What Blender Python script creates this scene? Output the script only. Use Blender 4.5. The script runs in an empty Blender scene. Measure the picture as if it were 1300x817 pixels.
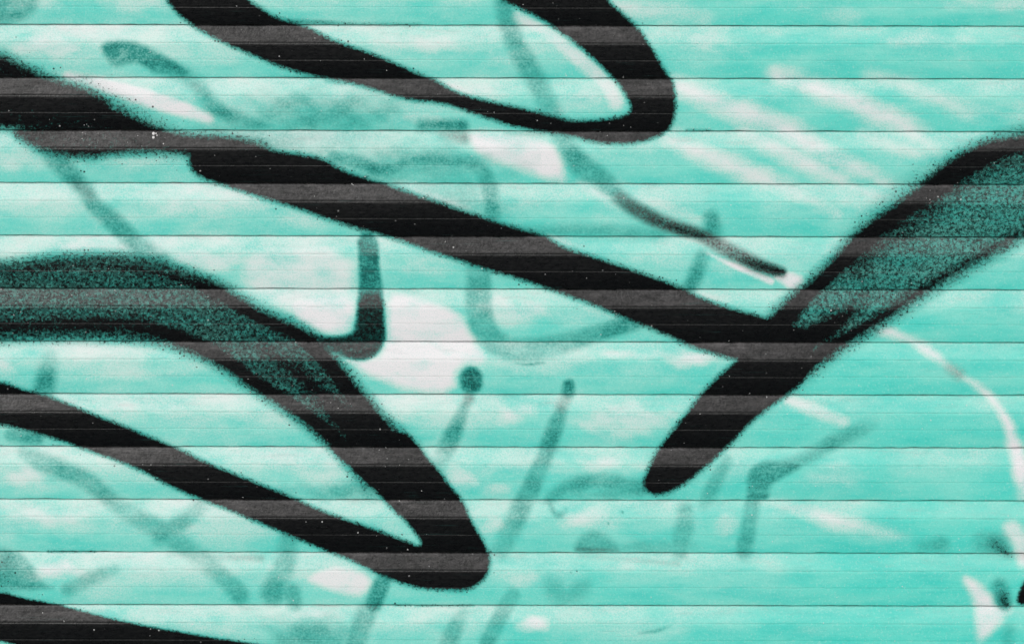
import bpy, math
import numpy as np

# ------------------------------------------------------------------ camera, sky, sun
scene = bpy.context.scene
S = 0.001115                      # metres per photograph pixel on the shutter face
IMG_W, IMG_H = 1300.0, 817.0
DIST, RISE = 8.0, 1.35            # camera: 8 m away, a little above the middle of the view (shift lens)
ROLL = 0.0019                     # the photograph leans by about a tenth of a degree

cam_data = bpy.data.cameras.new('camera')
cam_data.sensor_width = 36.0
cam_data.lens = 36.0 * DIST / (IMG_W * S)
cam_data.shift_y = -RISE / (IMG_W * S)
cam_data.clip_start = 0.05
cam_data.clip_end = 500.0
cam = bpy.data.objects.new('camera', cam_data)
scene.collection.objects.link(cam)
cam.location = (0.0, -DIST, RISE)
cam.rotation_euler = (math.radians(90), 0, 0)
scene.camera = cam

SUN_EL, SUN_AZ = math.radians(21), math.radians(200)
world = bpy.data.worlds.new('World')
scene.world = world
world.use_nodes = True
wn, wl = world.node_tree.nodes, world.node_tree.links
wn.clear()
sky = wn.new('ShaderNodeTexSky')
sky.sky_type = 'NISHITA'
sky.sun_disc = False
sky.sun_elevation = SUN_EL
sky.sun_rotation = SUN_AZ
sky.air_density = 1.0
sky.dust_density = 6.0
sky.ozone_density = 1.0
hsv = wn.new('ShaderNodeHueSaturation')        # overcast: the sky is nearly white
hsv.inputs['Saturation'].default_value = 0.12
bg = wn.new('ShaderNodeBackground')
bg.inputs['Strength'].default_value = 0.11
wo = wn.new('ShaderNodeOutputWorld')
wl.new(sky.outputs[0], hsv.inputs['Color'])
wl.new(hsv.outputs[0], bg.inputs['Color'])
wl.new(bg.outputs[0], wo.inputs['Surface'])

sun_data = bpy.data.lights.new('sun', 'SUN')
sun_data.energy = 0.95
sun_data.angle = math.radians(14)
sun_data.color = (1.0, 0.975, 0.95)
sun = bpy.data.objects.new('sun', sun_data)
scene.collection.objects.link(sun)
sun.location = (-2, -6, 7)
# points from above, in front of the shutter and a little to the left
sun.rotation_euler = (math.radians(90) - SUN_EL, 0, math.radians(-20))

scene.view_settings.view_transform = 'Standard'
scene.view_settings.look = 'None'
scene.view_settings.exposure = -0.10
scene.view_settings.gamma = 1.0
scene.view_settings.use_curve_mapping = False

# ------------------------------------------------------------------ paint plan (photograph pixels)
def chaikin(p, closed, n=1):
    p = np.asarray(p, float)
    for _ in range(n):
        if closed:
            q = np.roll(p, -1, 0)
            a, b = p * .75 + q * .25, p * .25 + q * .75
            p = np.stack([a, b], 1).reshape(-1, p.shape[1])
        else:
            a, b = p[:-1] * .75 + p[1:] * .25, p[:-1] * .25 + p[1:] * .75
            p = np.concatenate([p[:1], np.stack([a, b], 1).reshape(-1, p.shape[1]), p[-1:]])
    return p

def sstep(a, b, x):
    t = np.clip((x - a) / (b - a), 0, 1)
    return t * t * (3 - 2 * t)

class Paint:
    """spray densities laid on the shutter: one value per layer and mesh point"""
    def __init__(self, X, Y):
        self.X, self.Y = X, Y
        self.L = {k: np.zeros(X.shape) for k in ('black', 'teal', 'white', 'brown', 'speck', 'haze')}
        self.M, self.mark = {}, None          # density of each named mark

    def _sel(self, x0, x1, y0, y1):
        return np.nonzero((self.X > x0) & (self.X < x1) & (self.Y > y0) & (self.Y < y1))[0]

    def _put(self, layer, idx, val):
        a = self.L[layer]
        if layer == 'black':                                  # passes of the can add up softly
            a[idx] = np.minimum((a[idx] ** 5 + np.maximum(val, 0) ** 5) ** .2, 1.0)
        else:
            a[idx] = np.maximum(a[idx], val)
        if self.mark:
            q = self.M.setdefault(self.mark, np.zeros(self.X.shape))
            q[idx] = np.maximum(q[idx], val)

    def poly(self, layer, pts, d=1.0, soft=4.0, halo=0.0, hr=8.0, smooth=1):
        p = chaikin(pts, True, smooth)
        m = soft + (hr * 4 if halo else 0) + 2
        idx = self._sel(p[:, 0].min() - m, p[:, 0].max() + m, p[:, 1].min() - m, p[:, 1].max() + m)
        if not len(idx): return
        x, y = self.X[idx], self.Y[idx]
        best = np.full(x.shape, 1e9)
        inside = np.zeros(x.shape, bool)
        q = np.roll(p, -1, 0)
        for (ax, ay), (bx, by) in zip(p, q):
            ex, ey = bx - ax, by - ay
            l2 = ex * ex + ey * ey
            if l2 < 1e-9: continue
            t = np.clip(((x - ax) * ex + (y - ay) * ey) / l2, 0, 1)
            best = np.minimum(best, (x - ax - t * ex) ** 2 + (y - ay - t * ey) ** 2)
            if ay != by:
                c = (ay > y) != (by > y)
                inside ^= c & (x < ex * (y - ay) / ey + ax)
        sd = np.sqrt(best)
        sd = np.where(inside, -sd, sd)
        v = d * sstep(soft, -soft, sd)
        if halo:
            v = np.maximum(v, halo * np.exp(-np.maximum(sd, 0) / hr))
        self._put(layer, idx, v)

    def stroke(self, layer, pts, soft=5.0, smooth=1):
        """pts: (x, y, radius, density)"""
        p = np.asarray(pts, float)
        if len(p) == 1: p = np.concatenate([p, p + [[.1, .1, 0, 0]]])
        if len(p) > 2: p = chaikin(p, False, smooth)
        m = soft + p[:, 2].max() + 2
        idx = self._sel(p[:, 0].min() - m, p[:, 0].max() + m, p[:, 1].min() - m, p[:, 1].max() + m)
        if not len(idx): return
        x, y = self.X[idx], self.Y[idx]
        out = np.zeros(x.shape)
        for a, b in zip(p[:-1], p[1:]):
            ex, ey = b[0] - a[0], b[1] - a[1]
            l2 = max(ex * ex + ey * ey, 1e-9)
            t = np.clip(((x - a[0]) * ex + (y - a[1]) * ey) / l2, 0, 1)
            dist = np.hypot(x - a[0] - t * ex, y - a[1] - t * ey)
            r = a[2] + (b[2] - a[2]) * t
            d = a[3] + (b[3] - a[3]) * t
            out = np.maximum(out, d * sstep(r + soft, r - soft, dist))
        self._put(layer, idx, out)

    def ell(self, layer, x0, x1, y0, y1, d, slant=0.0):
        """soft oval patch; slant shears it downhill to the right"""
        cx, cy, rx, ry = (x0 + x1) / 2, (y0 + y1) / 2, (x1 - x0) / 2 * 1.45, (y1 - y0) / 2 * 1.45
        mx = abs(slant) * rx
        idx = self._sel(cx - rx, cx + rx, cy - ry - mx, cy + ry + mx)
        if not len(idx): return
        x, y = self.X[idx], self.Y[idx] - slant * (self.X[idx] - cx)
        r = np.sqrt(((x - cx) / rx) ** 2 + ((y - cy) / ry) ** 2)
        s0 = cx * 1.7 + cy
        r = r + .09 * np.sin(x / 11 + y / 6 + s0) + .06 * np.sin(x / 5.3 - y / 4.1 + s0 * .3) + .10 * np.sin(x / 27 + s0 * .7)
        self._put('haze' if layer == 'white' else layer, idx, d * sstep(1.15, 0.0, np.maximum(r, 0)))

def lay_paint(P):
    K, D, W, G, Q = 'black', 'teal', 'white', 'brown', 'speck'
    P.mark = 'upper_loop'
    # ---- black: upper loop
    P.poly(K, [(80,-260),(208,0),(222,18),(241,33),(280,54),(325,73),(360,88),(408,100),(450,108),(513,128),(557,131),
               (601,146),(650,162),(690,169),(725,173),(750,181),(783,184),(813,182),(841,173),(851,161),(856,140),
               (855,120),(851,100),(837,78),(823,55),(811,38),(785,15),(768,0),(600,-240),
               (470,-220),(632,0),(650,8),(675,20),(700,35),(733,58),(760,83),(780,103),(795,125),(799,140),(790,148),
               (750,153),(720,153),(688,144),(650,135),(614,128),(576,118),(551,103),(533,95),(500,80),(465,65),
               (425,53),(393,36),(375,30),(345,22),(325,8),(311,0),(190,-240)], 1.0, 6.5, .16, 5)
    P.mark = None
    P.stroke(K, [(360,27,3,.5),(430,31,2,.35),(530,31.5,1.5,.4)], 4)
    P.stroke(K, [(410,103,2,.5),(450,108,2,.5)], 5)
    P.mark = 'diagonal'
    # ---- black: long middle diagonal
    P.poly(K, [(238,205),(241,193),(262,184),(300,181),(325,186),(363,193),(413,201),(433,216),(476,229),(498,238),
               (551,255),(588,268),(649,287),(688,298),(710,313),(750,325),(788,338),(831,353),(868,367),(888,378),
               (926,391),(951,397),(974,403),(1000,405),(985,455),(933,458),(913,452),(881,443),(851,429),(813,413),
               (800,408),(763,392),(725,378),(688,366),(650,353),(614,343),(576,330),(538,318),(501,305),(465,295),
               (425,283),(375,265),(325,250),(271,233),(246,222)], 1.0, 7.5, .18, 6)
    P.mark = 'right'
    # ---- black: right-hand stroke, solid at its foot, hollow and speckled towards the top
    P.poly(K, [(940,452),(913,475),(891,498),(876,518),(858,540),(836,568),(823,591),(814,614),(820,625),(831,629),
               (845,627),(858,621),(873,612),(891,596),(908,581),(929,563),(951,538),(974,519),(1003,500),(1030,476),
               (1035,440),(1000,405),(960,410)], 1.0, 7.0, .18, 6)
    P.poly(K, [(985,402),(1000,381),(1025,358),(1050,330),(1070,315),(1085,300),(1108,280),(1136,260),(1156,243),
               (1176,228),(1201,209),(1226,191),(1246,178),(1276,168),(1301,160),(1700,120),(1700,235),(1340,275),
               (1299,303),(1276,318),(1251,328),(1226,340),(1201,356),(1181,371),(1156,386),(1125,403),(1113,415),
               (1095,428),(1075,443),(1050,460),(1025,480),(1003,500),(970,500),(960,450)], .63, 14)
    P.stroke(K, [(990,410,18,1),(1015,383,15,1),(1040,358,14,1),(1065,333,14,1),(1090,307,15,1),(1125,280,15,.96),
                 (1165,253,15,.93),(1195,230,18,.98),(1225,208,18,1),(1262,190,16,.97),(1310,182,14,.92),(1700,160,14,.9)], 14)
    P.stroke(K, [(1080,345,22,.78),(1110,312,28,.76),(1150,280,34,.75),(1190,250,30,.76),(1240,215,24,.76),(1320,195,20,.74)], 30)
    P.stroke(K, [(1000,480,14,1),(1030,458,13,1),(1060,437,13,.98),(1100,413,12,.95),(1140,388,11,.92),(1185,357,11,.90),(1225,334,11,.86),(1262,314,11,.86),
                 (1300,292,10,.85),(1700,235,10,.8)], 16)
    P.stroke(K, [(1040,420,20,.80),(1075,395,16,.74),(1100,375,14,.68)], 18)
    P.stroke(K, [(985,440,24,1),(1020,430,20,.97),(1055,415,18,.88),(1085,395,12,.78)], 18)
    P.stroke(K, [(990,470,22,.94),(1030,440,16,.80),(1060,420,10,.7)], 20)
    P.mark = 'left_loop'
    # ---- black: left loop, speckled band on top, solid lower down
    P.poly(K, [(-420,338),(0,331),(38,326),(75,321),(125,319),(163,320),(200,328),(233,338),(263,350),(289,362),(306,378),
               (324,390),(358,403),(386,414),(410,432),(420,454),(435,468),(450,483),(468,500),(480,520),(500,535),
               (526,560),(541,581),(558,600),(566,612),(500,640),(463,613),(443,593),(428,581),(408,560),(393,543),
               (370,528),(350,513),(330,503),(316,495),(299,480),(276,465),(251,457),(226,448),(208,441),(151,435),
               (100,434),(38,435),(0,438),(-420,445)], .75, 11, .12, 9)
    P.stroke(K, [(-420,352,9,.72),(0,345,9,.74),(60,339,9,.76),(125,337,9,.76),(180,342,10,.78),(235,357,11,.84),(275,372,12,.96),
                 (330,404,12,.98),(385,428,13,1),(420,462,14,1),(447,502,14,1),(470,530,15,1),(505,578,16,1)], 15)
    P.stroke(K, [(330,440,20,.70),(390,482,24,.78),(440,535,24,.90),(480,580,22,1)], 26)
    P.stroke(K, [(-420,421,14,.76),(0,415,15,.77),(100,411,16,.77),(170,413,16,.78),(205,421,16,.83),(245,435,14,.90),(290,460,12,1),(325,487,12,1),
                 (378,520,12,1),(425,558,13,1),(472,606,14,1)], 14)
    P.stroke(K, [(425,520,14,.80),(455,545,22,.86),(475,565,22,.95)], 18)
    P.poly(K, [(418,568),(470,556),(510,545),(526,560),(541,581),(558,599),(568,614),(586,634),(598,660),(611,682),(621,702),
               (622,720),(613,738),(591,750),(563,749),(531,747),(501,738),(473,726),(445,712),(413,700),(375,683),
               (325,662),(289,647),(251,634),(208,615),(186,601),(151,586),(110,573),(85,563),(45,550),(0,538),(-420,500),
               (-420,445),(0,483),(25,493),(50,500),(80,510),(120,527),(156,540),(196,557),(226,570),(263,588),(324,612),
               (375,633),(393,642),(433,657),(476,671),(516,687),(533,694),(533,686),(518,665),(496,645),(480,630),
               (463,613),(443,593),(428,581),(408,560)], 1.0, 6.0, .16, 5)
    P.mark = 'smoky'
    # ---- black: stroke entering upper left, with a smoky tail
    P.poly(K, [(-420,40),(0,64),(15,73),(40,85),(65,98),(108,109),(136,123),(150,140),(181,156),(200,166),(150,172),(60,172),
               (0,166),(-420,150)], .89, 13, .22, 12)
    P.stroke(K, [(-60,130,20,.93),(0,118,20,.93),(60,125,18,.93),(110,140,14,.93),(160,158,8,.9)], 16)
    P.poly(K, [(5,160),(80,158),(190,158),(235,170),(289,170),(350,184),(340,220),(250,206),(225,197),(150,197),(110,205),(55,196),(25,181)], .88, 11, .2, 12)
    P.stroke(K, [(105,112,10,.5),(155,142,12,.6),(205,170,12,.6)], 20)
    P.stroke(K, [(150,150,14,.8),(190,170,12,.86),(245,184,10,.88),(300,186,10,.95)], 13)
    P.mark = 'corner'
    # ---- black: lower left corner and right border
    P.poly(K, [(-420,712),(0,750),(25,758),(65,766),(100,775),(140,785),(188,795),(238,803),(276,810),(301,813),(350,822),
               (420,845),(300,880),(120,848),(60,832),(15,818),(0,813),(-420,790)], 1.0, 4, .2, 6)
    P.mark = 'border'
    P.poly(K, [(1300,733),(1291,755),(1289,765),(1300,769),(1345,760),(1370,700)], 1, 4)
    P.mark = None
    P.stroke(K, [(1272,758,8,.62),(1276,768,5,.8)], 8)
    P.stroke(K, [(1262,690,7,.5),(1278,702,4,.75)], 10)
    P.mark = 'hook'
    # ---- dark green hooked letter
    hook = [(450,296),(476,296),(478,345),(483,365),(484,393),(486,415),(487,434),(479,449),(466,456),(450,457),(430,451),(412,444),
            (388,420),(400,426),(425,429),(443,425),(450,416),(453,380),(452,340)]
    P.poly(D, hook, .95, 4)
    P.poly(K, [(453,372),(484,372),(486,415),(487,434),(479,449),(466,456),(450,457),(430,451),(388,424),(425,429),(443,425),(450,416)], .80, 5)
    P.mark = None
    # ---- teal ghosts of older strokes
    P.mark = 'ghost_hook'
    P.poly(D, [(127,58),(140,52),(175,54),(210,72),(252,98),(200,97),(180,82),(165,79),(143,87),(131,70)], .70, 6)
    P.mark = None
    P.stroke(D, [(195,80,8,.5),(225,92,10,.45),(247,104,9,.36),(258,124,9,.42),(274,142,9,.62),(300,153,9,.6),(330,160,7,.4),(350,163,5,.2)], 9)
    P.poly(D, [(-60,-30),(48,-30),(46,10),(25,28),(0,32),(-60,30)], .42, 8)
    P.stroke(D, [(-20,20,10,.6),(20,18,8,.6)], 10)
    P.stroke(D, [(636,-20,9,.5),(638,20,11,.55),(655,60,12,.45),(672,90,13,.5),(694,135,12,.4),(716,180,12,.45),(733,208,14,.55),
                 (763,227,13,.5),(790,256,9,.4),(826,278,9,.6)], 8)
    P.mark = 'brown_line'
    P.stroke(G, [(785,252,8,.6),(800,263,9,.72),(826,278,9,.85),(858,290,9,.9),(888,299,8,.9),(913,314,9,.75),(938,327,9,.9),(965,340,9,.95),(988,346,6,.95)], 6)
    P.mark = None
    P.stroke(K, [(820,277,3,.5),(858,291,5,.72),(888,299,5,.7)], 7)
    P.stroke(K, [(940,330,4,.5),(974,342,6,.9),(989,345,4,.9)], 6)
    P.stroke(D, [(901,278,10,.55),(903,296,12,.6)], 8)
    P.stroke(D, [(888,326,8,.5),(884,340,9,.6),(875,362,9,.6)], 7)
    P.stroke(D, [(62,195,10,.3),(73,207,12,.5),(93,226,12,.6),(108,245,10,.45),(120,264,10,.5),(140,279,12,.55),(154,294,12,.62),(176,316,12,.4),(200,330,12,.4)], 7)
    P.stroke(G, [(97,236,6,.35),(112,248,6,.35)], 7)
    P.stroke(D, [(532,160,7,.7),(583,160,7,.75)], 8)
    P.stroke(G, [(560,172,4,.35),(588,175,7,.55)], 7)
    P.stroke(D, [(425,200,8,.6),(452,206,8,.65),(488,218,10,.6),(520,205,9,.45),(566,203,9,.5),(600,207,10,.5),(618,225,11,.45),(624,270,11,.5)], 8)
    P.ell(D, 330, 490, 118, 172, .48); P.ell(D, 240, 480, 150, 205, .26); P.ell(D, 440, 640, 185, 235, .34); P.ell(D, 470, 690, 205, 290, .22, .45); P.ell(D, 660, 870, 284, 302, .3)
    P.mark = 'ghost_u'
    P.stroke(D, [(604,335,15,.42),(606,400,17,.42),(618,430,15,.42),(650,446,14,.36),(690,442,15,.35),(730,432,12,.42),(765,422,11,.58),(805,408,11,.6)], 6)
    P.mark = None
    P.stroke(D, [(655,461,1.2,.4),(672,463,1.2,.6),(690,460,1.2,.4)], 2.5)
    P.mark = 'match'
    P.stroke(D, [(597,480,14,.93),(597,486,14,.95)], 5)
    P.stroke(G, [(594,506,7,.55),(592,511,5,.45)], 5)
    P.stroke(D, [(588,516,6,.35),(580,538,9,.6),(569,560,12,.58),(556,590,10,.15)], 6)
    P.mark = None
    P.stroke(K, [(598,484,9,.34)], 9); P.ell(D, 370, 500, 612, 636, .42); P.ell(D, 360, 430, 96, 101, .5); P.ell(D, 300, 420, 26, 33, .4)
    P.stroke(D, [(597,480,3,.5)], 3)
    P.mark = 'match_thin'
    P.stroke(D, [(722,489,7,.85),(721,497,8,.85)], 5)
    P.stroke(G, [(716,508,7,.35),(712,516,7,.4)], 6)
    P.stroke(D, [(710,525,8,.4),(704,541,10,.72),(696,564,10,.62),(686,590,10,.4),(668,628,12,.5),(652,664,13,.4),(635,700,13,.25)], 6)
    P.mark = None
    P.stroke(D, [(697,634,6,.4),(712,621,9,.5),(740,612,10,.5),(775,611,10,.45),(812,620,11,.45)], 7)
    P.ell(D, 700, 830, 618, 636, .36)
    P.stroke(D, [(698,640,3,.42),(702,650,3,.42),(710,655,3.5,.5),(718,648,2.5,.3)], 4)
    P.poly(D, [(726,701),(734,683),(748,673),(766,675),(784,690),(788,701)], .40, 6, smooth=2)
    P.ell(D, 770, 880, 686, 704, .28)
    P.stroke(G, [(732,698,2,.55),(756,698,2.5,.6),(785,699,1.5,.4)], 3)
    P.poly(D, [(688,728),(712,735),(716,750),(730,737),(753,732),(744,765),(695,769)], .26, 9, smooth=2)
    P.stroke(D, [(870,648,10,.3),(868,672,12,.36),(862,699,11,.3)], 7)
    P.stroke(D, [(956,634,10,.42),(951,662,9,.38),(948,680,10,.48),(944,699,10,.48)], 6)
    P.mark = 'arm'
    P.poly(D, [(946,602),(958,588),(985,584),(1026,588),(994,604),(975,616),(974,635),(946,635)], .62, 5, smooth=2)
    P.stroke(K, [(948,619,1,.3),(970,619,1,.3)], 3); P.stroke(K, [(948,630,2,.35),(970,631,2,.4)], 4)
    P.stroke(D, [(985,592,7,.4),(1015,586,7,.42),(1040,572,8,.4),(1063,559,10,.5),(1088,548,9,.42),(1106,538,8,.15)], 7)
    P.mark = None
    P.stroke(D, [(921,585,7,.3),(912,600,8,.35),(901,625,10,.4),(893,640,8,.2)], 6)
    P.stroke(D, [(30,575,8,.3),(55,588,12,.42),(105,606,12,.4),(130,627,10,.42),(160,650,11,.3),(195,668,12,.4),(216,682,14,.42),(250,705,12,.2),(281,732,11,.35),(303,755,12,.4)], 7)
    P.stroke(D, [(252,645,10,.25),(232,662,10,.38),(205,682,12,.35)], 7)
    P.poly(D, [(-60,690),(5,695),(32,706),(52,740),(70,748),(-60,752)], .52, 6)
    P.stroke(K, [(4,722,14,.30)], 14)
    P.stroke(D, [(85,748,8,.42),(125,730,9,.38),(145,722,6,.2)], 6)
    P.stroke(D, [(368,680,11,.45),(360,720,13,.35),(345,752,16,.5)], 8); P.stroke(D, [(368,752,12,.45),(372,765,10,.4)], 7)
    P.stroke(D, [(490,728,9,.62),(481,746,10,.85),(473,766,11,.75)], 5); P.stroke(D, [(466,775,13,.3),(455,800,13,.42),(446,830,13,.4)], 6)
    P.ell(D, 340, 450, 785, 825, .45)
    P.stroke(D, [(585,780,8,.2),(573,800,11,.4),(565,825,11,.4)], 6); P.stroke(D, [(650,755,9,.3),(632,786,10,.4),(617,815,10,.42)], 5)
    P.stroke(D, [(62,455,10,.25),(59,476,13,.6),(56,492,13,.62)], 8)
    P.stroke(D, [(14,552,8,.5),(46,557,8,.55)], 6)
    P.stroke(G, [(1206,468,6,.35),(1216,475,7,.42)], 8)
    P.stroke(D, [(1170,692,8,.25),(1195,692,10,.42)], 9)
    P.stroke(D, [(1250,690,14,.35),(1268,690,14,.4)], 10)
    P.stroke(D, [(1268,745,10,.5),(1272,762,10,.6)], 8)
    P.stroke(D, [(1280,800,8,.25),(1278,815,8,.3)], 8)
    P.stroke(D, [(660,296,8,.35),(720,293,9,.40),(840,297,7,.35)], 9)
    P.stroke(D, [(810,803,1.5,.3),(835,800,1.5,.6),(850,793,1.2,.2)], 3)
    for x, y, r in ((790,650,1.2),(772,664,.9),(765,656,.5),(724,726,.6),(731,724,.6)):
        P.stroke(K, [(x, y, r, .75)], 1.6)
    for x0, x1, y in ((500,520,768.5),(525,600,769),(60,120,700.5),(0,40,99),(870,900,166)):
        P.stroke(K, [(x0, y, .8, .7), (x1, y, .8, .6)], 3)
    P.stroke(G, [(212,705,1.5,.15),(270,707,2,.2),(330,709,3.5,.42)], 5); P.stroke(G, [(735,706,1.5,.2),(800,710,2,.15),(860,716,2,.3)], 5)
    P.stroke(G, [(1283,706,3,.25),(1310,705,5,.3)], 6); P.stroke(G, [(640,170,2,.2),(690,172,2,.25)], 4)
    # ---- white spray
    P.poly(W, [(588,163),(650,168),(703,178),(713,205),(722,234),(690,228),(650,213),(610,200),(595,188)], .95, 12)
    P.stroke(W, [(85,100,9,.95),(140,112,12,1),(205,130,13,1),(262,150,8,.9)], 8)
    P.poly(W, [(322,306),(448,302),(452,415),(430,427),(400,425),(370,407),(335,388),(308,368),(295,335)], .72, 18)
    P.poly(W, [(400,372),(450,372),(450,415),(430,427),(400,424),(370,405),(360,380)], .95, 12)
    P.poly(W, [(486,368),(520,372),(560,385),(588,398),(598,430),(622,450),(612,466),(582,462),(574,500),(530,500),(470,480),
               (425,453),(478,455),(488,435)], .95, 12)
    P.poly(W, [(383,737),(400,722),(433,714),(474,731),(462,757),(430,755),(405,745)], .85, 9)
    P.mark = 'white_arc'
    P.stroke(W, [(1100,413,7,.6),(1125,420,7,.95),(1155,433,5,.7),(1185,449,8,1),(1206,466,4,.55),(1222,478,3,.5),(1243,492,5,.9),(1264,512,5,.85),(1281,538,7,1),(1290,575,10,1),(1296,605,11,1),(1298,630,8,.5)], 10)
    P.mark = None
    P.stroke(W, [(980,640,5,.55),(1015,647,9,.8),(1055,659,12,.72),(1100,672,12,.62),(1150,682,8,.25)], 14)
    P.stroke(W, [(1000,508,8,.7),(1040,522,10,.65),(1070,535,9,.6)], 9)
    P.poly(W, [(1218,728),(1240,738),(1258,755),(1264,768),(1290,771),(1270,790),(1250,812),(1240,816),(1236,790),(1236,765)], .88, 9)
    P.stroke(W, [(1285,672,12,.7),(1300,690,12,.7),(1298,712,8,.8)], 9)
    P.stroke(W, [(985,350,7,.95),(1005,358,11,1),(1020,366,8,.9)], 6)
    P.stroke(W, [(895,322,3,.8),(930,338,4,.95),(975,357,5,1)], 4)
    P.stroke(W, [(655,22,8,.7),(700,48,10,.72),(735,75,11,.7),(768,108,12,.72),(780,130,12,.7)], 9)
    P.ell(W, 685, 790, 102, 152, .62)
    for pts in ([(62,505,4,.7),(95,512,5,.75),(125,524,4,.5)], [(228,573,4,.7),(270,582,5,.6),(300,594,4,.4)],
                [(386,37,4,.7),(415,44,4,.5)], [(548,104,4,.8),(580,112,6,.7),(615,122,5,.5)], [(696,302,4,.7),(720,310,5,.6)],
                [(250,40,6,.5),(290,50,8,.55),(322,66,6,.4)], [(855,108,5,.7),(860,125,5,.6)], [(875,370,5,.6),(910,380,6,.5)]):
        P.stroke(W, pts, 6)
    # diagonal drifts upper right
    for pts in ([(858,110,10,.8),(920,134,13,.85),(985,160,13,.85),(1050,195,12,.8),(1105,222,10,.7),(1150,250,7,.5)],
                [(985,98,9,.8),(1050,117,13,.85),(1110,142,13,.82),(1160,168,12,.7),(1190,196,10,.5)],
                [(1105,98,8,.5),(1170,118,11,.6),(1230,140,11,.55),(1290,152,9,.35)],
                [(830,170,9,.7),(900,197,12,.78),(980,232,12,.75),(1060,270,9,.5)],
                [(945,168,9,.7),(1010,200,12,.78),(1070,229,10,.7)],
                [(1015,8,9,.3),(1080,22,12,.35)],
                [(1080,238,7,.7),(1115,250,9,.75),(1145,255,6,.5)],
                [(1090,172,6,.5),(1150,190,10,.6),(1195,200,8,.5)],
                [(790,245,9,.6),(840,262,11,.55),(880,280,9,.4)],
                [(780,8,10,.65),(840,15,13,.6),(890,22,10,.4)],
                [(740,240,7,.7),(775,252,8,.8),(795,272,5,.4)],
                [(505,240,5,.8),(550,252,8,.9),(590,264,6,.6)]):
        P.stroke(W, [(a_, b_, r_ + 3, d_) for a_, b_, r_, d_ in pts], 18)
    for e in ((100,240,-10,22,.65),(420,640,-12,10,.5),(1175,1330,-10,24,.5),(880,1000,-5,10,.3),
              (-20,135,36,80,.72),(220,300,36,60,.6),(400,640,38,70,.6,.05),(850,940,36,70,.55),(1080,1320,36,66,.42),(60,115,84,99,.5),
              (480,600,142,166,.8,.1),(550,660,101,130,.6),(280,340,104,130,.5),
              (-30,50,172,232,.62),(96,160,205,228,.4),(325,480,166,184,.3),
              (-20,110,236,270,.55),(128,330,236,285,.62),(330,430,270,298,.6),(640,780,236,262,.45),
              (-20,200,303,322,.7),(180,330,312,352,.75),(330,440,300,330,.5),(490,600,330,362,.55),
              (500,560,365,380,.4),(600,720,372,420,.75),(880,960,370,390,.4),(640,860,306,340,.35),
              (-20,35,440,486,.7),(95,130,476,498,.45),(830,925,440,470,.78),(740,850,440,460,.7),(680,740,470,500,.4),
              (60,345,503,530,.62,.02),(480,560,505,550,.55),(610,690,503,545,.75),(720,880,505,565,.66),(280,370,530,568,.4),
              (-20,90,585,632,.75,.1),(700,835,572,602,.65),(555,610,590,632,.75),(600,660,610,630,.8),(400,430,590,620,.3),
              (-30,140,637,672,.66),(600,650,640,690,.55),(680,800,640,672,.6),(440,500,638,660,.5),(900,940,640,690,.4),(1000,1100,585,630,.45),
              (25,135,704,742,.85),(330,352,708,728,.6),(640,700,720,755,.45),(760,830,705,730,.4),
              (655,705,778,806,.85),(360,450,768,790,.6),(540,620,772,795,.45),(1000,1060,790,810,.25),(330,700,765,800,.25),
              (0,330,200,235,.22),(0,300,640,760,.2),(650,1100,100,300,.22),(560,900,500,640,.26),(0,340,235,330,.3)):
        P.ell(W, *e[:5], slant=e[5] if len(e) > 5 else 0)
    # ---- pale flecks thrown over the black
    for x, y, r, d in ((190,174,26,.62),(208,177,12,1.0),(110,172,34,.3),(1062,393,26,.42),(1180,255,40,.22),(1085,312,20,.25),(430,510,40,.28),
                       (370,440,30,.22),(1020,445,26,.3),(480,575,22,.22),(1140,440,40,.28),(1250,500,34,.3),(1285,560,30,.3),(1078,308,6,.6),(545,645,12,.3),(110,170,30,.22),(1230,240,60,.15)):
        P.stroke(Q, [(x, y, r * .5, d)], r * .5)
    for x, y in ((1237,176),(1195,448),(1282,512),(1268,508),(1219,648),(1172,655),(1275,655),(1280,654),(782,47),(108,307),(173,784),(242,792)):
        P.stroke(Q, [(x, y, 1.6, 1.0)], 2.4)

# ------------------------------------------------------------------ pavement at the foot of the shutter, out of view, added to block the low sky
def pavement():
    m = bpy.data.materials.new('asphalt')
    m.use_nodes = True
    N, L = m.node_tree.nodes, m.node_tree.links
    b = N['Principled BSDF']
    n = N.new('ShaderNodeTexNoise'); n.inputs['Scale'].default_value = 60; n.inputs['Detail'].default_value = 6
    r = N.new('ShaderNodeMapRange'); r.inputs['To Min'].default_value = .03; r.inputs['To Max'].default_value = .065
    c = N.new('ShaderNodeCombineColor')
    L.new(n.outputs['Fac'], r.inputs['Value'])
    for i in range(3): L.new(r.outputs[0], c.inputs[i])
    L.new(c.outputs[0], b.inputs['Base Color'])
    b.inputs['Roughness'].default_value = .9
    me = bpy.data.meshes.new('pavement')
    me.from_pydata([(-40, -60, 0), (40, -60, 0), (40, .4, 0), (-40, .4, 0)], [], [(0, 1, 2, 3)])
    me.materials.append(m)
    o = bpy.data.objects.new('pavement', me)
    scene.collection.objects.link(o)
    o.location.z = -.853
    o['kind'] = 'structure'
pavement()

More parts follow.
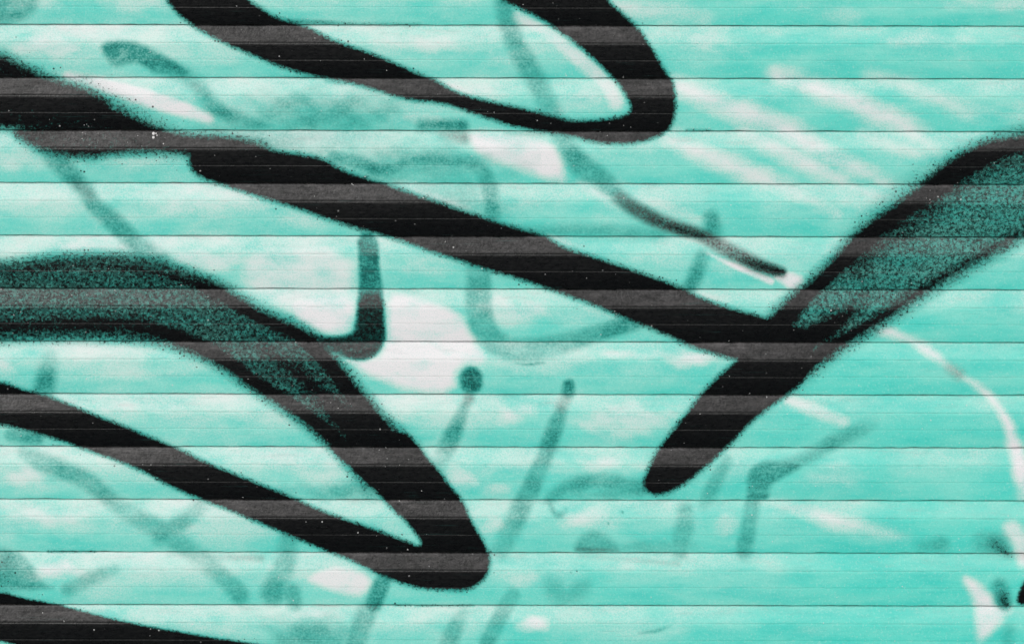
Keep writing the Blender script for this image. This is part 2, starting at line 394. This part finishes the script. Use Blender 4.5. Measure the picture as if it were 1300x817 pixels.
# ------------------------------------------------------------------ painted metal
def paint_material():
    m = bpy.data.materials.new('sprayed_slat_paint')
    m.use_nodes = True
    N, L = m.node_tree.nodes, m.node_tree.links
    N.clear()
    def node(t, **kw):
        n = N.new(t)
        for k, v in kw.items(): setattr(n, k, v)
        return n
    def link(v, sock):
        if hasattr(v, 'is_output'): L.new(v, sock)
        else: sock.default_value = v
    def math_(op, a, b=0.0, c=None, clamp=False):
        n = node('ShaderNodeMath', operation=op, use_clamp=clamp)
        link(a, n.inputs[0]); link(b, n.inputs[1])
        if c is not None: link(c, n.inputs[2])
        return n.outputs[0]
    def attr(name): 
        return node('ShaderNodeAttribute', attribute_name=name)
    def rng(v, a, b, c=0.0, d=1.0, smooth=False):
        n = node('ShaderNodeMapRange')
        if smooth: n.interpolation_type = 'SMOOTHSTEP'
        link(v, n.inputs['Value'])
        n.inputs['From Min'].default_value, n.inputs['From Max'].default_value = a, b
        n.inputs['To Min'].default_value, n.inputs['To Max'].default_value = c, d
        return n.outputs['Result']
    pc = attr('paint_coord').outputs['Vector']
    def noise(sx, sy, off, detail=1.0, rough=.5):
        mp = node('ShaderNodeMapping')
        L.new(pc, mp.inputs['Vector'])
        mp.inputs['Scale'].default_value = (sx, sy, 1)
        mp.inputs['Location'].default_value = (off, off * .37, off * .11)
        n = node('ShaderNodeTexNoise')
        n.inputs['Scale'].default_value = 1.0
        n.inputs['Detail'].default_value = detail
        n.inputs['Roughness'].default_value = rough
        L.new(mp.outputs[0], n.inputs['Vector'])
        return n.outputs['Fac']
    def mix(f, a, b):
        n = node('ShaderNodeMix', data_type='RGBA')
        link(f, n.inputs['Factor'])
        for v, s in ((a, n.inputs[6]), (b, n.inputs[7])):
            if isinstance(v, tuple): s.default_value = (*v, 1)
            else: L.new(v, s)
        return n.outputs[2]
    def spray(dens, grain, k, gate=.12, gain=1.12):
        # droplets: a grain point is covered once the density passes its threshold
        a = math_('SUBTRACT', math_('MULTIPLY', dens, gain), grain)
        a = math_('MULTIPLY_ADD', a, k, .5, clamp=True)
        return math_('MULTIPLY', a, rng(dens, 0, gate, smooth=True))

    g1 = rng(noise(.34, .34, 11, 2.0, .65), .30, .70)
    g2 = rng(noise(.36, .36, 57, 2.0, .65), .30, .70)
    g4 = rng(noise(.30, .30, 131, 3.0, .75), .30, .70)
    g5 = rng(noise(.46, .46, 171, 3.0, .7), .28, .72)
    g3 = rng(noise(.62, .62, 91, 1.0), .28, .72)
    streak = noise(.012, .055, 23, 2.0, .5)
    drift = noise(.013, .020, 71, 3.0, .55)
    brush = noise(.02, .55, 37, 2.0, .6)

    black, teal, white = attr('black').outputs['Fac'], attr('teal').outputs['Fac'], attr('white').outputs['Fac']
    brown, speck, grime = attr('brown').outputs['Fac'], attr('speck').outputs['Fac'], attr('grime').outputs['Fac']

    # turquoise coat, uneven in hue and thickness
    turq = mix(rng(drift, .35, .65), (.060, .605, .528), (.086, .655, .562))
    turq = mix(rng(streak, .40, .72), turq, (.165, .685, .590))
    turq = mix(rng(brush, .62, .80, 0, .12), turq, (.045, .44, .37))
    # white mist
    patch = noise(.022, .040, 17, 3.0, .5)
    wd = math_('MULTIPLY', white, rng(patch, .3, .7, .70, 1.12))
    back = math_('MULTIPLY', math_('SUBTRACT', streak, .44), .28)
    back = math_('ADD', back, math_('MULTIPLY', math_('SUBTRACT', drift, .45), .9))
    back = math_('ADD', back, math_('MULTIPLY', math_('SUBTRACT', patch, .5), .5))
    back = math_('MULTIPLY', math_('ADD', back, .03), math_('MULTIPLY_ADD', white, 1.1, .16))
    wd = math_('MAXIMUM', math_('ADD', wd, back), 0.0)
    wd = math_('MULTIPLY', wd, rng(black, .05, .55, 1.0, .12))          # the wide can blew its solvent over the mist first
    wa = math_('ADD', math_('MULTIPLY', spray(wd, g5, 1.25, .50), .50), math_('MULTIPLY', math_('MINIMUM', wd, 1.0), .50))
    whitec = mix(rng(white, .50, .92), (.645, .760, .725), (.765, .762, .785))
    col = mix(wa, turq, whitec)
    # fine mottling of the dry spray
    col = mix(rng(g3, .45, 1.0, 0, .20), col, (.06, .42, .36))
    col = mix(rng(g1, .62, 1.0, 0, .15), col, (.78, .80, .80))
    # old teal strokes
    cover = noise(.035, .050, 47, 3.0, .6)
    ta = math_('MULTIPLY', math_('MULTIPLY', teal, rng(cover, .3, .7, .62, 1.25)), rng(g2, 0, 1, .62, 1.28), clamp=True)
    col = mix(math_('MULTIPLY', ta, 1.5, clamp=True), col, (.055, .50, .43))      # teal over the white first thins to turquoise
    col = mix(math_('MULTIPLY', math_('POWER', ta, 1.25), .95), col, (.006, .100, .090))
    ba = math_('MULTIPLY', brown, rng(g1, 0, 1, .60, 1.25), clamp=True)
    col = mix(ba, col, (.052, .036, .036))
    # black
    wob = math_('ADD', black, math_('MULTIPLY', math_('SUBTRACT', drift, .5), math_('MULTIPLY', black, .10)))
    mist = math_('POWER', wob, 1.1)
    col = mix(math_('MULTIPLY', mist, .87, clamp=True), col, (.0035, .040, .034))     # finest mist
    cov = math_('ADD', math_('MULTIPLY', wob, .74), rng(wob, .78, 1.0, 0, .60, smooth=True))
    drop = spray(cov, g4, 2.3, .16, 1.0)
    fat = rng(math_('SUBTRACT', math_('MULTIPLY', wob, .74), noise(.17, .17, 83, 2.0, .6)), -.05, .12)
    fat = math_('MULTIPLY', fat, rng(wob, .05, .4, smooth=True))
    ka = math_('ADD', math_('MULTIPLY', drop, .86), math_('MULTIPLY', math_('POWER', wob, 4.0), .38), clamp=True)
    ka = math_('MAXIMUM', ka, math_('MULTIPLY', fat, .72))
    col = mix(ka, col, (.0022, .0028, .0034))
    # separate larger droplets flung beyond the edge of a stroke
    vs = node('ShaderNodeTexVoronoi'); vs.inputs['Scale'].default_value = .23
    mo = node('ShaderNodeMapping'); mo.inputs['Location'].default_value = (3.3, 7.7, 0)
    L.new(pc, mo.inputs['Vector']); L.new(mo.outputs[0], vs.inputs['Vector'])
    ss = node('ShaderNodeSeparateColor'); L.new(vs.outputs['Color'], ss.inputs[0])
    sr = math_('MULTIPLY', math_('LESS_THAN', ss.outputs[0], math_('MULTIPLY', black, 1.1)), rng(ss.outputs[1], 0, 1, .10, .34))
    drops = rng(math_('SUBTRACT', sr, vs.outputs['Distance']), -.03, .06)
    col = mix(math_('MULTIPLY', math_('MULTIPLY', drops, rng(black, .015, .05)), .85), col, (.0025, .004, .004))
    # pale flecks and dust
    vo = node('ShaderNodeTexVoronoi'); vo.inputs['Scale'].default_value = .11
    vo.inputs['Randomness'].default_value = 1.0
    L.new(pc, vo.inputs['Vector'])
    sepc = node('ShaderNodeSeparateColor'); L.new(vo.outputs['Color'], sepc.inputs[0])
    rad = rng(sepc.outputs[0], .30, 1.0, 0.0, .12)
    dust = math_('MULTIPLY', math_('LESS_THAN', vo.outputs['Distance'], rad), rng(sepc.outputs[1], 0, 1, .22, .85))
    dust = math_('MULTIPLY', dust, rng(noise(.02, .03, 5, 2), .40, .60, .25, 1))
    col = mix(dust, col, (.62, .63, .63))
    vf = node('ShaderNodeTexVoronoi'); vf.inputs['Scale'].default_value = .20
    L.new(pc, vf.inputs['Vector'])
    sf = node('ShaderNodeSeparateColor'); L.new(vf.outputs['Color'], sf.inputs[0])
    fr = math_('MULTIPLY', math_('MULTIPLY', sf.outputs[0], math_('MINIMUM', math_('MULTIPLY', speck, 1.6), 1.0)), .52)
    fl = rng(math_('SUBTRACT', fr, vf.outputs['Distance']), -.02, .10)
    col = mix(math_('MULTIPLY', fl, rng(sf.outputs[1], 0, 1, .35, .95)), col, (.66, .65, .66))
    # grime in the joints
    gr = math_('MULTIPLY', grime, rng(noise(.05, .4, 3, 3.0, .65), .35, .65, .15, 1.0))
    col = mix(gr, col, (.02, .026, .022))
    # brownish runs of dirt caught under the joints
    dirt = math_('MULTIPLY', attr('ledge').outputs['Fac'], rng(noise(.022, .12, 211, 4.0, .65), .54, .78, 0, .20))
    col = mix(dirt, col, (.24, .225, .228))
    scr = math_('MULTIPLY', rng(noise(.012, 1.1, 233, 2.0, .5), .66, .74), rng(noise(.03, .05, 251, 2.0, .5), .48, .62))
    col = mix(math_('MULTIPLY', scr, .28), col, (.05, .16, .15))
    # grey sky sheen painted into the colour of the upper, outward sloping ledge of every slat
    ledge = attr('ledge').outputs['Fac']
    sheen_mix = rng(noise(.06, .12, 43, 5.0, .7), .36, .70, .004, .078)
    sheen_mix = math_('ADD', sheen_mix, math_('MULTIPLY', math_('SUBTRACT', g2, .45), .05))
    sheen_mix = math_('MULTIPLY', sheen_mix, rng(noise(.009, .02, 147, 2.0, .5), .35, .65, .45, 1.35))
    col = mix(math_('MULTIPLY', ledge, sheen_mix, clamp=True), col, (.425, .408, .425))

    b = node('ShaderNodeBsdfPrincipled')
    out = node('ShaderNodeOutputMaterial')
    L.new(col, b.inputs['Base Color'])
    L.new(rng(noise(.10, .25, 29, 3.0, .6), .3, .7, .24, .36), b.inputs['Roughness'])
    L.new(rng(noise(.16, .22, 63, 4.0, .7), .3, .7, .12, .30), b.inputs['Specular IOR Level'])
    b.inputs['IOR'].default_value = 1.50
    bump = node('ShaderNodeBump')
    bump.inputs['Strength'].default_value = .30
    bump.inputs['Distance'].default_value = .0005
    h = math_('ADD', math_('MULTIPLY', g1, .6), math_('MULTIPLY', brush, .8))
    L.new(h, bump.inputs['Height'])
    L.new(bump.outputs[0], b.inputs['Normal'])
    L.new(b.outputs[0], out.inputs['Surface'])
    return m

MAT = paint_material()

# ------------------------------------------------------------------ shutter: one thing, each slat a part
PITCH, FIRST = 66.87, 33.2
shutter = bpy.data.objects.new('roller_shutter', None)
scene.collection.objects.link(shutter)
shutter.location = (0, 0, (408.5 - (FIRST + 13 * PITCH)) * S)
shutter.empty_display_size = .1
shutter['label'] = 'closed metal roller shutter painted turquoise and white, sprayed with thick black graffiti strokes'
shutter['category'] = 'roller shutter'

def span(a, b, n):
    return [(a[0] + (b[0] - a[0]) * i / n, a[1] + (b[1] - a[1]) * i / n) for i in range(n)]

def section():
    """closed slat section: (down from slat top, out from the shutter plane), photograph pixels"""
    p = [(-7, -9.8), (-1.0, -9.6), (.15, -8.0), (.3, -7.0), (.7, -6.0), (1.4, -5.2)]
    p += span((2.4, -4.8), (21.3, -1.25), 10)
    p += [(21.3, -1.25), (21.9, -1.29), (22.5, -1.28), (23.1, -1.02)]
    p += [(v_, -.90 - .65 * ((v_ - 23.8) / 19) ** 1.6) for v_ in np.linspace(23.8, 42.0, 10)]
    p += [(42.8, -1.55), (43.4, -1.78), (44.0, -1.76), (44.5, -1.62)]
    p += [(v_, -1.68 - 2.3 * ((v_ - 45.2) / 19.8) ** 1.35) for v_ in np.linspace(45.2, 64.2, 9)]
    p += [(65.2, -4.0), (65.9, -4.15), (66.3, -4.7), (66.2, -6.2), (65.6, -7.4), (58, -7.6), (52, -14), (3, -14), (0, -12.4), (-7, -12.4)]
    return np.array(p)

SEC = section()
rng_ = np.random.default_rng(7)
# fine columns where the photograph looks, coarser ones beyond
xs = np.concatenate([np.arange(-400, -60, 8.0), np.arange(-60, 1360, 2.0), np.arange(1360, 1701, 8.0)])
nx, ns = len(xs), len(SEC)

def wave(x, seed, n=7, lo=90, hi=700):
    r = np.random.default_rng(seed)
    out = np.zeros_like(x)
    for _ in range(n):
        out += r.normal() * np.sin(x / r.uniform(lo, hi) * 2 * math.pi + r.uniform(0, 6.28))
    return out / math.sqrt(n)

a = np.arange(nx - 1)[:, None] * ns + np.arange(ns)[None, :]
b_ = np.arange(nx - 1)[:, None] * ns + (np.arange(ns)[None, :] + 1) % ns
quads = np.stack([a, a + ns, b_ + ns, b_], -1).reshape(-1, 4)

# paint films: each bold mark is a coat of paint lying a tenth of a millimetre proud of the slats
MARKS = [('ghost_hook', 'graffiti_mark', 'faded teal hooked mark near the upper left corner', .40),
         ('ghost_u', 'graffiti_mark', 'pale teal curved mark below the long black diagonal', .30),
         ('match', 'graffiti_mark', 'dark teal mark like a match with a round head', .40),
         ('match_thin', 'graffiti_mark', 'thin slanting teal mark right of the round headed one', .40),
         ('arm', 'graffiti_mark', 'teal mark of a short post with an arm rising to the right', .35),
         ('white_arc', 'graffiti_mark', 'white arc running down to the right edge', .30),
         ('brown_line', 'graffiti_mark', 'thin brownish black line running towards the black crossing', .40),
         ('hook', 'graffiti_mark', 'dark green hooked mark shaped like a letter J', .50),
         ('border', 'graffiti_stroke', 'small black fragment cut by the right edge', .50),
         ('corner', 'graffiti_stroke', 'black stroke in the lower left corner', .50),
         ('smoky', 'graffiti_stroke', 'smoky black stroke entering at the upper left', .42),
         ('left_loop', 'graffiti_stroke', 'large black loop at lower left with a speckled upper band', .42),
         ('right', 'graffiti_stroke', 'black stroke at right with solid foot and speckled hollow top', .40),
         ('diagonal', 'graffiti_stroke', 'long solid black diagonal across the middle', .50),
         ('upper_loop', 'graffiti_stroke', 'solid black loop cut by the top edge', .50)]
FILMS = {m[0]: {'co': [], 'face': [], 'n': 0, 'attr': {}} for m in MARKS}
fv = [j for j in range(ns - 1) if .9 <= SEC[j][0] and SEC[j + 1][0] <= 66.0 and SEC[j][1] > -7 and SEC[j + 1][1] > -7 and SEC[j + 1][0] > SEC[j][0]]

def collect_marks(P, co):
    q = quads.reshape(nx - 1, ns, 4)[:, fv].reshape(-1, 4)
    owner = np.full(len(q), -1)
    for i, (key, *_r, thr) in enumerate(MARKS):
        if key in P.M:
            owner[P.M[key][q].mean(1) > thr] = i
    for i, m in enumerate(MARKS):
        f = q[owner == i]
        if not len(f): continue
        used, inv = np.unique(f, return_inverse=True)
        F = FILMS[m[0]]
        F['co'].append(co[used] + np.array([0, -.0001, 0]))
        F['face'].append(inv.reshape(-1, 4) + F['n'])
        F['n'] += len(used)
        for name, val in P.L.items():
            F['attr'].setdefault(name, []).append(np.clip(val[used], 0, 1.5))
        F['attr'].setdefault('paint_coord', []).append(np.stack([P.X[used], P.Y[used], 0 * used], -1))

def set_attrs(me, attrs):
    for name, val in attrs.items():
        if val.ndim == 2:
            me.attributes.new(name, 'FLOAT_VECTOR', 'POINT').data.foreach_set('vector', val.astype(np.float32).ravel())
        else:
            me.attributes.new(name, 'FLOAT', 'POINT').data.foreach_set('value', val.astype(np.float32))

def build_films():
    for key, name, label, _t in MARKS:
        F = FILMS[key]
        if not F['n']: continue
        co, face = np.concatenate(F['co']), np.concatenate(F['face'])
        me = bpy.data.meshes.new(name)
        me.vertices.add(len(co)); me.vertices.foreach_set('co', co.astype(np.float32).ravel())
        me.loops.add(face.size); me.loops.foreach_set('vertex_index', face.astype(np.int32).ravel())
        me.polygons.add(len(face)); me.polygons.foreach_set('loop_start', (np.arange(len(face)) * 4).astype(np.int32))
        me.polygons.foreach_set('use_smooth', np.ones(len(face), bool))
        me.update(calc_edges=True)
        set_attrs(me, {k: np.concatenate(v) for k, v in F['attr'].items()})
        me.materials.append(MAT)
        o = bpy.data.objects.new(name, me)
        scene.collection.objects.link(o)
        o.parent = shutter
        o['label'] = label

def build_slat(k):
    top = FIRST + PITCH * k
    tilt = rng_.normal() * .006
    v, d = SEC[:, 0], SEC[:, 1]
    front = (d > -8.5)
    XX = np.repeat(xs[:, None], ns, 1)
    VV = np.repeat((top + v)[None, :], nx, 0)
    bow = wave(xs, 100 + k)[:, None] * .45 * np.sin(np.clip(v, 0, 66) / 66 * math.pi)[None, :]
    edge = wave(xs, 300 + k, 9, 12, 160)[:, None] * .26 * (v > 64.5)[None, :]
    VV = VV + edge
    DD = d[None, :] + bow - (v - 33)[None, :] * tilt
    co = np.stack([(XX - 650) * S, -DD * S, (408.5 - VV) * S], -1).reshape(-1, 3)
    origin = np.array(shutter.location)
    me = bpy.data.meshes.new('slat')
    me.vertices.add(nx * ns)
    me.vertices.foreach_set('co', (co - origin).astype(np.float32).ravel())
    caps = [list(range(ns))[::-1], [(nx - 1) * ns + j for j in range(ns)]]
    nq = len(quads)
    loops = np.concatenate([quads.ravel(), caps[0], caps[1]]).astype(np.int32)
    me.loops.add(len(loops))
    me.loops.foreach_set('vertex_index', loops)
    me.polygons.add(nq + 2)
    starts = np.concatenate([np.arange(nq) * 4, [nq * 4, nq * 4 + ns]]).astype(np.int32)
    me.polygons.foreach_set('loop_start', starts)
    me.polygons.foreach_set('use_smooth', np.ones(nq + 2, bool))
    me.update(calc_edges=True)
    # photograph coordinates of every point: what the spray can saw
    PX = XX.ravel()
    PY = VV.ravel() + (PX - 650) * ROLL
    P = Paint(PX + wave(xs, 500 + k, 5, 200, 900).repeat(ns) * .6 + rng_.normal() * 1.7, PY)   # the can jogs a little at every joint
    lay_paint(P)
    # the drifting white mist came from above: it coats the ledge and the face, and thins out on the under-cut foot of a slat; sky sheen is painted in as extra white on the tops
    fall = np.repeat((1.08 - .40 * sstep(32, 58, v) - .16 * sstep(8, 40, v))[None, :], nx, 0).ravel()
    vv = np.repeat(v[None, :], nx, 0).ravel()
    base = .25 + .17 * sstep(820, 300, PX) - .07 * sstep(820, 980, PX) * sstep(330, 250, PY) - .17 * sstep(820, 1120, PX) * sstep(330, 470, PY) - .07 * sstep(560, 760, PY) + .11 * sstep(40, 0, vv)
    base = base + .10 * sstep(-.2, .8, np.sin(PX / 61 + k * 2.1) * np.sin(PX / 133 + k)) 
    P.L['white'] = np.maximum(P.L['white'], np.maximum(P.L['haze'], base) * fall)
    del P.L['haze']
    P.L['grime'] = np.repeat((np.maximum(sstep(65.4, 66.3, v), sstep(.9, .1, v)) * .6
                              + .30 * np.exp(-((v - 22.2) / .7) ** 2) + .22 * np.exp(-((v - 43.6) / .6) ** 2))[None, :], nx, 0).ravel()
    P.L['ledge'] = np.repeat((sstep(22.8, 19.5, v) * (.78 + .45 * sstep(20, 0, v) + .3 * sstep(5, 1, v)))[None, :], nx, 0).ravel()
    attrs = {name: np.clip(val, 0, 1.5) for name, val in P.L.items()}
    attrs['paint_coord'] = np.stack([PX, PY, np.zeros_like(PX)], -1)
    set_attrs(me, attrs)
    collect_marks(P, co - origin)
    me.materials.append(MAT)
    o = bpy.data.objects.new('slat', me)
    scene.collection.objects.link(o)
    o.parent = shutter
    return o

for k in range(-5, 17):
    build_slat(k)
build_films()
# the photograph leans slightly: the shutter hangs a hair out of level
shutter.rotation_euler = (0, math.atan(ROLL), 0)
